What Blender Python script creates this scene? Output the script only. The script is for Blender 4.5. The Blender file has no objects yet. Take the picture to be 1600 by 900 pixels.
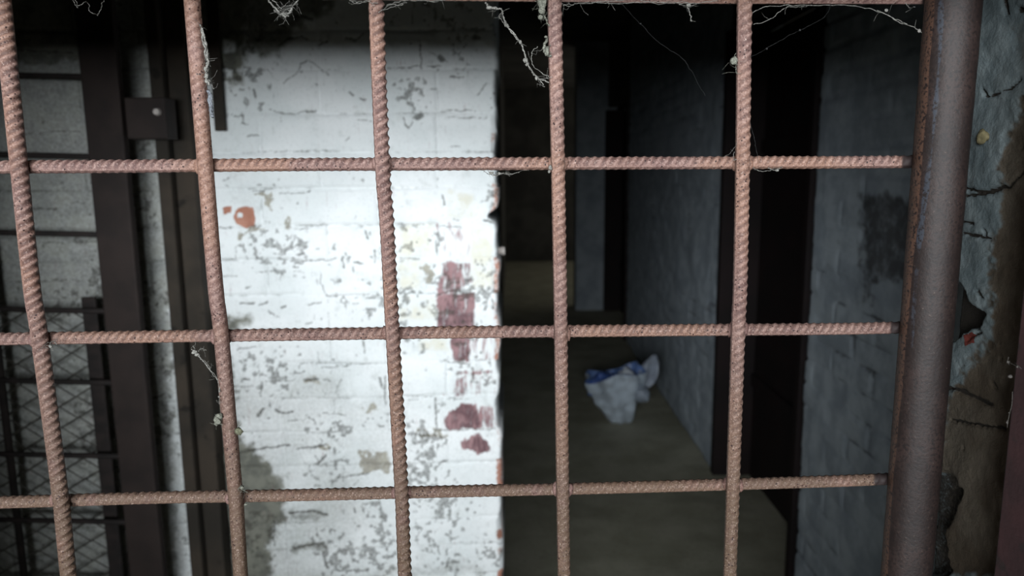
import bpy, bmesh, math, random
import numpy as np
from mathutils import Vector, Matrix
random.seed(7)
rng = np.random.default_rng(11)
sc = bpy.context.scene
COL = sc.collection
PI = math.pi

# ------------------------------------------------------------------ camera model (1600x900)
F = 1143.0
PITCH, ROLL = math.radians(9.1), math.radians(0.5)
CAM = np.array([0.0, 0.0, 1.5])
fwd = np.array([0, math.cos(PITCH), -math.sin(PITCH)])
r0_ = np.array([1.0, 0, 0]); u0_ = np.array([0, math.sin(PITCH), math.cos(PITCH)])
RT = math.cos(ROLL)*r0_ - math.sin(ROLL)*u0_
UP = math.sin(ROLL)*r0_ + math.cos(ROLL)*u0_

def ray(px, py):
    return fwd + RT*((px-800)/F) - UP*((py-450)/F)
def on_plane(px, py, P, N):
    d = ray(px, py); P = np.array(P, float); N = np.array(N, float)
    return CAM + d*(np.dot(P-CAM, N)/np.dot(d, N))
def at_y(px, py, Y):
    d = ray(px, py); return CAM + d*(Y/d[1])
def at_x(px, py, X):
    d = ray(px, py); return CAM + d*(X/d[0])
def at_z(px, py, Z):
    d = ray(px, py); return CAM + d*((Z-CAM[2])/d[2])
def project(P):
    Q = np.asarray(P) - CAM
    z = Q@fwd
    return 800+F*(Q@RT)/z, 450-F*(Q@UP)/z

# ------------------------------------------------------------------ numpy noise
def _h(ix, iy, s):
    n = (ix.astype(np.int64)*374761393 + iy.astype(np.int64)*668265263 + int(s)*2147483647) & 0xffffffff
    n = ((n ^ (n >> 13))*1274126177) & 0xffffffff
    n = n ^ (n >> 16)
    return (n & 0xffffff)/float(0xffffff)
def vnoise(x, y, s=0):
    x = np.asarray(x, float); y = np.asarray(y, float)
    ix = np.floor(x); iy = np.floor(y); fx = x-ix; fy = y-iy
    fx = fx*fx*(3-2*fx); fy = fy*fy*(3-2*fy)
    a = _h(ix, iy, s); b = _h(ix+1, iy, s); c = _h(ix, iy+1, s); d = _h(ix+1, iy+1, s)
    return (a*(1-fx)+b*fx)*(1-fy) + (c*(1-fx)+d*fx)*fy
def fbm(x, y, s=0, o=4):
    t = 0; a = 0.5; w = 0
    for k in range(o):
        t = t + a*vnoise(x*2**k, y*2**k, s+k*17); w += a; a *= 0.55
    return t/w
def sstep(a, b, x):
    t = np.clip((x-a)/(b-a), 0, 1); return t*t*(3-2*t)

# ------------------------------------------------------------------ mesh helpers
def new_obj(name, verts, faces, mat=None, parent=None, smooth=True, attrs=None):
    me = bpy.data.meshes.new(name)
    verts = np.asarray(verts, np.float32); faces_np = None
    if isinstance(faces, np.ndarray):
        nf, k = faces.shape
        me.vertices.add(len(verts)); me.vertices.foreach_set('co', verts.ravel())
        me.loops.add(nf*k); me.loops.foreach_set('vertex_index', faces.astype(np.int32).ravel())
        me.polygons.add(nf)
        me.polygons.foreach_set('loop_start', np.arange(0, nf*k, k, dtype=np.int32))
        me.update(calc_edges=True)
    else:
        me.from_pydata([tuple(v) for v in verts.tolist()], [], [tuple(f) for f in faces]); me.update()
    if smooth:
        me.polygons.foreach_set('use_smooth', np.ones(len(me.polygons), bool))
    for nm, arr in (attrs or {}).items():
        at = me.color_attributes.new(nm, 'FLOAT_COLOR', 'POINT')
        a = np.ones((len(verts), 4), np.float32); a[:, :arr.shape[1]] = arr
        at.data.foreach_set('color', a.ravel())
    if mat: me.materials.append(mat)
    o = bpy.data.objects.new(name, me); COL.objects.link(o)
    if parent: o.parent = parent
    return o

def bm_obj(name, bm, mat=None, parent=None, smooth=False, bevel=0.0):
    bm.normal_update()
    me = bpy.data.meshes.new(name); bm.to_mesh(me); bm.free()
    if smooth: me.polygons.foreach_set('use_smooth', np.ones(len(me.polygons), bool))
    if mat: me.materials.append(mat)
    o = bpy.data.objects.new(name, me); COL.objects.link(o)
    if parent: o.parent = parent
    if bevel:
        m = o.modifiers.new('bevel', 'BEVEL'); m.width = bevel; m.segments = 2; m.limit_method = 'ANGLE'
    return o

def add_box(bm, c, s, R=None):
    M = Matrix.Translation(Vector(c))
    if R is not None: M = M @ R.to_4x4()
    M = M @ Matrix.Diagonal((s[0], s[1], s[2], 1))
    return bmesh.ops.create_cube(bm, size=1.0, matrix=M)['verts']

def box(name, lo, hi, mat, parent=None, bevel=0.0):
    bm = bmesh.new()
    add_box(bm, [(a+b)/2 for a, b in zip(lo, hi)], [b-a for a, b in zip(lo, hi)])
    return bm_obj(name, bm, mat, parent, bevel=bevel)

def frames(P):
    P = np.asarray(P, float); T = np.gradient(P, axis=0); T /= np.linalg.norm(T, axis=1)[:, None]
    A = np.array([0, -1.0, 0.0])
    if abs(T[0]@A) > 0.9: A = np.array([0, 0, 1.0])
    N = A - (T@A)[:, None]*T; N /= np.linalg.norm(N, axis=1)[:, None]
    B = np.cross(T, N)
    return T, N, B
def resample(P, ds):
    P = np.asarray(P, float); d = np.r_[0, np.cumsum(np.linalg.norm(np.diff(P, axis=0), axis=1))]
    n = max(2, int(d[-1]/ds)+1); s = np.linspace(0, d[-1], n)
    return np.stack([np.interp(s, d, P[:, k]) for k in range(3)], 1), s
def smooth_path(P, n=12):
    P = np.asarray(P, float)
    if len(P) < 3: return P
    Q = np.vstack([2*P[0]-P[1], P, 2*P[-1]-P[-2]]); out = []
    for i in range(1, len(Q)-2):
        for t in np.linspace(0, 1, n, endpoint=False):
            a, b, c, d = Q[i-1], Q[i], Q[i+1], Q[i+2]
            out.append(.5*((2*b)+(c-a)*t+(2*a-5*b+4*c-d)*t*t+(3*b-a-3*c+d)*t**3))
    out.append(P[-1]); return np.array(out)
def tube_faces(n, k, cap=True):
    i = np.arange(n-1)[:, None]*k; j = np.arange(k)[None]; j2 = (j+1) % k
    return np.stack([i+j, i+j2, i+k+j2, i+k+j], -1).reshape(-1, 4)
class Acc:
    """collects tubes and blobs into ONE mesh"""
    def __init__(s): s.v = []; s.f = []; s.n = 0
    def add(s, v, f):
        s.v.append(np.asarray(v, float)); s.f += [tuple(int(a)+s.n for a in q) for q in f]; s.n += len(v)
    def tube(s, P, r, k=6):
        P = np.asarray(P, float); n = len(P); T, N, B = frames(P)
        r = np.broadcast_to(np.asarray(r, float), (n,))
        th = np.arange(k)/k*2*PI
        V = P[:, None]+r[:, None, None]*(np.cos(th)[None, :, None]*N[:, None]+np.sin(th)[None, :, None]*B[:, None])
        f = tube_faces(n, k).tolist()+[list(range(k))[::-1], [(n-1)*k+a for a in range(k)]]
        s.add(V.reshape(-1, 3), f)
    def blob(s, c, r, seed=0, rough=.35, sub=2, axes=None):
        bm = bmesh.new(); bmesh.ops.create_icosphere(bm, subdivisions=sub, radius=1)
        V = np.array([v.co[:] for v in bm.verts]); f = [[v.index for v in q.verts] for q in bm.faces]; bm.free()
        nz = fbm(V[:, 0]*1.7+seed*3.1+V[:, 2], V[:, 1]*1.7+seed+V[:, 2]*.7, seed, 3)
        V = V*(1+rough*2*(nz-.5))[:, None]
        V = V*np.asarray(r, float)
        if axes is not None: V = V@np.asarray(axes)
        s.add(V+np.asarray(c), f)
    def box(s, lo, hi):
        (a, b, c), (d, e, f_) = lo, hi
        s.add([(a,b,c),(d,b,c),(d,e,c),(a,e,c),(a,b,f_),(d,b,f_),(d,e,f_),(a,e,f_)],
              [(0,3,2,1),(4,5,6,7),(0,1,5,4),(1,2,6,5),(2,3,7,6),(3,0,4,7)])
    def build(s, name, mat, parent=None, smooth=True):
        return new_obj(name, np.vstack(s.v), s.f, mat, parent, smooth)

def tag(o, label=None, cat=None, group=None, kind=None):
    if label: o['label'] = label
    if cat: o['category'] = cat
    if group: o['group'] = group
    if kind: o['kind'] = kind
    return o
def thing(name, label, cat, loc=(0, 0, 0), group=None):
    o = bpy.data.objects.new(name, None); COL.objects.link(o); o.empty_display_size = .05
    o.location = loc
    return tag(o, label, cat, group)
def adopt(parent, objs):
    M = Matrix.Translation(parent.location).inverted()
    for o in objs:
        o.parent = parent; o.matrix_parent_inverse = M

# ------------------------------------------------------------------ materials
def lin(r, g, b):
    f = lambda c: (c/255/12.92) if c <= 10 else ((c/255+.055)/1.055)**2.4
    return (f(r), f(g), f(b), 1)
class NT:
    def __init__(s, name):
        s.m = bpy.data.materials.new(name); s.m.use_nodes = True
        s.t = s.m.node_tree; s.b = s.t.nodes['Principled BSDF']
        s.co = s.t.nodes.new('ShaderNodeTexCoord')
    def n(s, t, **k):
        x = s.t.nodes.new(t)
        for a, v in k.items(): setattr(x, a, v)
        return x
    def set(s, sock, v):
        if isinstance(v, bpy.types.NodeSocket): s.t.links.new(v, sock)
        else: sock.default_value = v
    def noise(s, scale, detail=4, rough=.55, vec=None, dist=0.0):
        x = s.n('ShaderNodeTexNoise'); s.set(x.inputs['Vector'], vec or s.co.outputs['Object'])
        x.inputs['Scale'].default_value = scale; x.inputs['Detail'].default_value = detail
        x.inputs['Roughness'].default_value = rough; x.inputs['Distortion'].default_value = dist
        return x.outputs['Fac']
    def voro(s, scale, feature='F1', vec=None):
        x = s.n('ShaderNodeTexVoronoi', feature=feature); s.set(x.inputs['Vector'], vec or s.co.outputs['Object'])
        x.inputs['Scale'].default_value = scale; return x.outputs['Distance']
    def mapv(s, sc_):
        x = s.n('ShaderNodeMapping'); s.set(x.inputs['Vector'], s.co.outputs['Object']); x.inputs['Scale'].default_value = sc_
        return x.outputs['Vector']
    def ramp(s, fac, a, b):
        x = s.n('ShaderNodeMapRange', interpolation_type='SMOOTHSTEP'); s.set(x.inputs['Value'], fac)
        x.inputs['From Min'].default_value = a; x.inputs['From Max'].default_value = b
        return x.outputs['Result']
    def math(s, op, a, b=0.0):
        x = s.n('ShaderNodeMath', operation=op); s.set(x.inputs[0], a); s.set(x.inputs[1], b); return x.outputs[0]
    def mix(s, fac, a, b):
        x = s.n('ShaderNodeMix', data_type='RGBA'); s.set(x.inputs[0], fac); s.set(x.inputs[6], a); s.set(x.inputs[7], b)
        return x.outputs[2]
    def attr(s, name):
        x = s.n('ShaderNodeVertexColor', layer_name=name); y = s.n('ShaderNodeSeparateColor')
        s.t.links.new(x.outputs['Color'], y.inputs[0]); return y.outputs
    def bump(s, h, strength=.3, dist=.002):
        x = s.n('ShaderNodeBump'); s.set(x.inputs['Height'], h)
        x.inputs['Strength'].default_value = strength; x.inputs['Distance'].default_value = dist
        s.t.links.new(x.outputs['Normal'], s.b.inputs['Normal'])
    def out(s, col, rough=.85, metal=0.0, spec=.3):
        s.set(s.b.inputs['Base Color'], col); s.set(s.b.inputs['Roughness'], rough)
        s.b.inputs['Metallic'].default_value = metal
        s.b.inputs['Specular IOR Level'].default_value = spec
        return s.m

def mat_rebar():
    t = NT('red_oxide_rusty_steel')
    n1 = t.noise(38, 4); n2 = t.noise(420, 3, .6); n3 = t.noise(9, 3)
    g = t.noise(700, 3, .7)
    c = t.mix(t.ramp(n1, .35, .68), lin(95, 70, 65), lin(115, 89, 82))
    c = t.mix(t.math('MULTIPLY', t.ramp(n3, .45, .62), .65), c, lin(124, 92, 74))       # orange rust
    at = t.attr('m')
    c = t.mix(t.math('MULTIPLY', at[0], .38), c, lin(158, 132, 122))                      # rubbed rib crests
    c = t.mix(t.math('MULTIPLY', at[0], -.62), c, lin(52, 34, 31))                        # shade between ribs painted in, with lodged grime
    c = t.mix(t.math('MULTIPLY', at[1], t.ramp(n1, .15, .5)), c, lin(82, 65, 51))         # browner low down
    c = t.mix(t.math('MULTIPLY', t.ramp(g, .50, .36), .6), c, lin(66, 44, 42))            # gritty dark grain
    c = t.mix(t.math('MULTIPLY', t.ramp(g, .56, .68), .5), c, lin(164, 142, 134))         # dusty grain
    v = t.voro(300)
    c = t.mix(t.math('MULTIPLY', t.ramp(v, .30, .14), t.ramp(t.noise(60, 2), .46, .58)), c, lin(36, 20, 18))
    c = t.mix(t.ramp(n2, .70, .80), c, lin(196, 180, 168))                                # dust specks
    c = t.mix(at[2], c, lin(36, 26, 25))                                                  # bar end painted dark as the post's shadow
    t.bump(t.math('ADD', t.math('MULTIPLY', n2, .6), t.noise(160, 3)), .35, .0012)
    return t.out(c, .72, 0, .35)
def mat_simple(name, a, b, scale=20, rough=.8, c3=None, bump=.25, spec=.3, metal=0.0, fine=200):
    t = NT(name); n1 = t.noise(scale, 5); n2 = t.noise(fine, 3)
    c = t.mix(t.ramp(n1, .35, .66), lin(*a), lin(*b))
    if c3: c = t.mix(t.ramp(t.noise(scale*2.3, 4), .58, .68), c, lin(*c3))
    t.bump(t.math('ADD', n2, n1), bump, .002)
    return t.out(c, rough, metal, spec)
def mat_brick_wall():
    t = NT('whitewashed_brick')
    A = t.attr('a'); B = t.attr('b')
    nf = t.noise(150, 5, .65); nm = t.noise(28, 5, .6); nl = t.noise(6, 3)
    c = t.mix(t.ramp(nl, .35, .65), lin(222, 226, 226), lin(234, 236, 236))
    c = t.mix(t.math('MULTIPLY', t.ramp(nm, .56, .74), .35), c, lin(168, 172, 168))      # thin limewash
    c = t.mix(t.math('MULTIPLY', t.ramp(t.noise(240, 3, .7), .56, .70), .28), c, lin(128, 132, 130))
    c = t.mix(t.math('MULTIPLY', B[2], t.ramp(nm, .3, .6)), c, lin(218, 215, 200))                       # yellowed patches
    e = lambda m, k=.9: t.ramp(t.math('ADD', m, t.math('MULTIPLY', t.math('SUBTRACT', nf, .5), k)), .34, .62)
    c = t.mix(t.math('MULTIPLY', t.ramp(t.math('ADD', B[1], t.math('MULTIPLY', t.math('SUBTRACT', nf, .5), .45)), .12, .9), .92), c, t.mix(t.ramp(nm, .4, .62), lin(80, 79, 68), lin(112, 111, 98)))   # grime, mould and painted-in shade
    c = t.mix(e(A[2]), c, t.mix(t.ramp(nm, .4, .6), lin(168, 164, 152), lin(150, 146, 136)))    # bare plaster
    c = t.mix(e(B[0]), c, t.mix(t.ramp(nm, .4, .6), lin(166, 116, 98), lin(182, 134, 116)))      # bare brick
    st = t.noise(60, 4, .6, t.mapv((1.6, 1, .35)))
    ma = t.math('MULTIPLY', t.ramp(t.math('ADD', A[0], t.math('MULTIPLY', t.math('SUBTRACT', st, .5), 2.2)), .26, .90), .92)
    c = t.mix(ma, c, t.mix(t.ramp(t.math('ADD', t.math('MULTIPLY', nm, .5), t.math('MULTIPLY', st, .5)), .40, .60), lin(84, 40, 48), lin(152, 112, 114)))      # old maroon paint
    c = t.mix(t.math('MULTIPLY', t.ramp(t.math('ADD', A[1], t.math('MULTIPLY', t.math('SUBTRACT', nf, .5), .9)), .22, .95), .8), c, lin(70, 68, 62))                  # cracks, flaked joints
    t.bump(t.math('ADD', nm, t.math('MULTIPLY', nf, .5)), .5, .004)
    return t.out(c, .92, 0, .15)
def mat_side_wall():
    t = NT('dim_limewashed_wall')
    A = t.attr('a'); nf = t.noise(90, 5, .65); nm = t.noise(9, 5, .65)
    c = t.mix(t.ramp(nm, .38, .62), lin(184, 193, 200), lin(158, 167, 176))
    e = t.ramp(t.math('ADD', A[1], t.math('MULTIPLY', t.math('SUBTRACT', t.noise(26, 5, .65), .5), 1.1)), .3, .85)
    c = t.mix(t.math('MULTIPLY', e, .85), c, lin(70, 68, 68))
    t.bump(t.math('ADD', nm, t.math('MULTIPLY', nf, .4)), .4, .006)
    return t.out(c, .92, 0, .12)
def mat_plaster():
    t = NT('grey_crumbling_plaster')
    A = t.attr('a'); B = t.attr('b')
    nf = t.noise(330, 5, .65); nm = t.noise(45, 5, .62); nl = t.noise(14, 3)
    c = t.mix(t.ramp(nm, .36, .66), lin(90, 99, 101), lin(112, 120, 121))
    c = t.mix(t.ramp(t.math('ADD', B[1], t.math('MULTIPLY', t.math('SUBTRACT', nm, .5), .8)), .3, .75), c,
              t.mix(t.ramp(nl, .4, .6), lin(72, 63, 53), lin(88, 80, 70)))            # bare brown render
    c = t.mix(t.ramp(t.math('ADD', A[1], t.math('MULTIPLY', t.math('SUBTRACT', nf, .5), .8)), .35, .7), c, lin(44, 40, 36))
    c = t.mix(t.ramp(t.math('ADD', B[0], t.math('MULTIPLY', t.math('SUBTRACT', nf, .5), .6)), .4, .6), c, lin(96, 46, 40))
    t.bump(t.math('ADD', nm, t.math('MULTIPLY', nf, .7)), .6, .003)
    return t.out(c, .93, 0, .12)
def mat_post():
    t = NT('worn_painted_steel')
    n1 = t.noise(30, 5, .6); nf = t.noise(380, 4, .6); A = t.attr('m')
    c = t.mix(t.ramp(n1, .35, .65), lin(30, 21, 19), lin(43, 31, 28))
    c = t.mix(t.ramp(t.math('ADD', A[2], t.math('MULTIPLY', t.math('SUBTRACT', n1, .5), 1.5)), .45, .7), c, lin(44, 46, 53))  # bluish sheen painted along the left side
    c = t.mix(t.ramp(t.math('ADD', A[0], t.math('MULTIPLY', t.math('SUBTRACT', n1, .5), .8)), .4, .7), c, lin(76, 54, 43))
    c = t.mix(t.ramp(nf, .50, .38), c, lin(26, 18, 17))
    c = t.mix(t.ramp(nf, .64, .74), c, lin(72, 60, 54))
    t.bump(t.math('ADD', nf, n1), .3, .0012)
    return t.out(c, .62, 0, .35)
def mat_web(name='dusty_cobweb', col=(128, 126, 120)):
    t = NT(name); return t.out(t.mix(t.ramp(t.noise(900, 2), .4, .6), lin(*col), lin(*[int(q*.75) for q in col])), .95, 0, .1)
def mat_floor():
    t = NT('dusty_concrete'); nm = t.noise(3.5, 6, .65); nf = t.noise(60, 5, .65)
    c = t.mix(t.ramp(nm, .35, .65), lin(156, 153, 134), lin(178, 174, 156))
    c = t.mix(t.math('MULTIPLY', t.ramp(nf, .55, .72), .6), c, lin(124, 117, 100))
    t.bump(t.math('ADD', nm, t.math('MULTIPLY', nf, .3)), .5, .01)
    return t.out(c, .9, 0, .15)
def mat_bag(name, col, tr=.25, rough=.35):
    t = NT(name); n = t.noise(14, 4)
    c = t.mix(t.ramp(n, .4, .62), lin(*col), lin(*[int(q*.86) for q in col]))
    t.bump(t.noise(26, 4, .6), .35, .01)
    t.b.inputs['Subsurface Weight'].default_value = 0
    return t.out(c, rough, 0, .5)

M_REBAR = mat_rebar(); M_WALL = mat_brick_wall(); M_SIDE = mat_side_wall(); M_PLAST = mat_plaster()
M_POST = mat_post(); M_WEB = mat_web(); M_LUMP = mat_web('grey_dust_fluff', (116, 116, 106)); M_FLOOR = mat_floor()
M_DSTEEL = mat_simple('dark_brown_steel', (36, 29, 27), (46, 37, 34), 14, .75)
M_ROD = mat_simple('dark_rusty_rod', (32, 28, 27), (44, 37, 35), 30, .8)
M_WOOD = mat_simple('old_dark_wood', (44, 40, 35), (62, 54, 46), 8, .88, (34, 30, 26))
M_DOOR = mat_simple('dark_oxblood_paint', (24, 17, 17), (32, 21, 21), 6, .7)
M_RED = mat_simple('dark_red_paint', (54, 36, 37), (66, 42, 43), 22, .7, (44, 34, 33))
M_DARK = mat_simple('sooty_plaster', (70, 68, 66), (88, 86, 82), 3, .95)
M_BOLT = mat_simple('dull_steel', (205, 196, 190), (176, 168, 162), 60, .5, spec=.5)
M_CRUMB = mat_simple('yellowish_crumb', (96, 88, 62), (116, 106, 78), 200, .9)
M_MESH = mat_simple('grey_expanded_metal', (58, 56, 52), (78, 74, 68), 40, .8)

# ------------------------------------------------------------------ mask tools (pixel-traced marks, baked on real surfaces)
def seg_dist(U, V, pts):
    D = np.full(U.shape, 1e9)
    for (a, b), (c, d) in zip(pts[:-1], pts[1:]):
        dx, dy = c-a, d-b; L = dx*dx+dy*dy+1e-9
        t = np.clip(((U-a)*dx+(V-b)*dy)/L, 0, 1)
        D = np.minimum(D, np.hypot(U-a-t*dx, V-b-t*dy))
    return D
def in_poly(U, V, pts):
    ins = np.zeros(U.shape, bool); n = len(pts); j = n-1
    for i in range(n):
        xi, yi = pts[i]; xj, yj = pts[j]
        ins ^= ((yi > V) != (yj > V)) & (U < (xj-xi)*(V-yi)/(yj-yi+1e-9)+xi); j = i
    return ins
def stroke(M, U, V, pts, w, val=1.0, soft=2.0, org=None):
    if org: pts = [(org[0]+x/3.75, org[1]+y/3.75) for x, y in pts]; w = w/3.75
    if len(pts) == 1: pts = [pts[0], (pts[0][0]+.01, pts[0][1])]
    xs = [p[0] for p in pts]; ys = [p[1] for p in pts]; m = w+soft+6
    sel = (U > min(xs)-m) & (U < max(xs)+m) & (V > min(ys)-m) & (V < max(ys)+m)
    if not sel.any(): return
    u, v = U[sel], V[sel]
    u = u+5*(fbm(u/7, v/7, 5, 3)-.5); v = v+5*(fbm(u/7, v/7, 9, 3)-.5)
    d = seg_dist(u, v, pts)
    M[sel] = np.maximum(M[sel], val*(1-sstep(w*.5-soft*.5, w*.5+soft, d)))
def poly(M, U, V, pts, val=1.0, soft=4.0, org=None, wob=8.0, sub=False):
    if org: pts = [(org[0]+x/3.75, org[1]+y/3.75) for x, y in pts]
    xs = [p[0] for p in pts]; ys = [p[1] for p in pts]; m = soft+wob+4
    sel = (U > min(xs)-m) & (U < max(xs)+m) & (V > min(ys)-m) & (V < max(ys)+m)
    if not sel.any(): return
    u, v = U[sel], V[sel]
    u2 = u+wob*(fbm(u/11, v/11, 21, 4)-.5)*2; v2 = v+wob*(fbm(u/11, v/11, 37, 4)-.5)*2
    d = seg_dist(u2, v2, list(pts)+[pts[0]]); s = np.where(in_poly(u2, v2, pts), -d, d)
    k = val*(1-sstep(-soft, soft, s))
    M[sel] = M[sel]*(1-k) if sub else np.maximum(M[sel], k)

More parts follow.
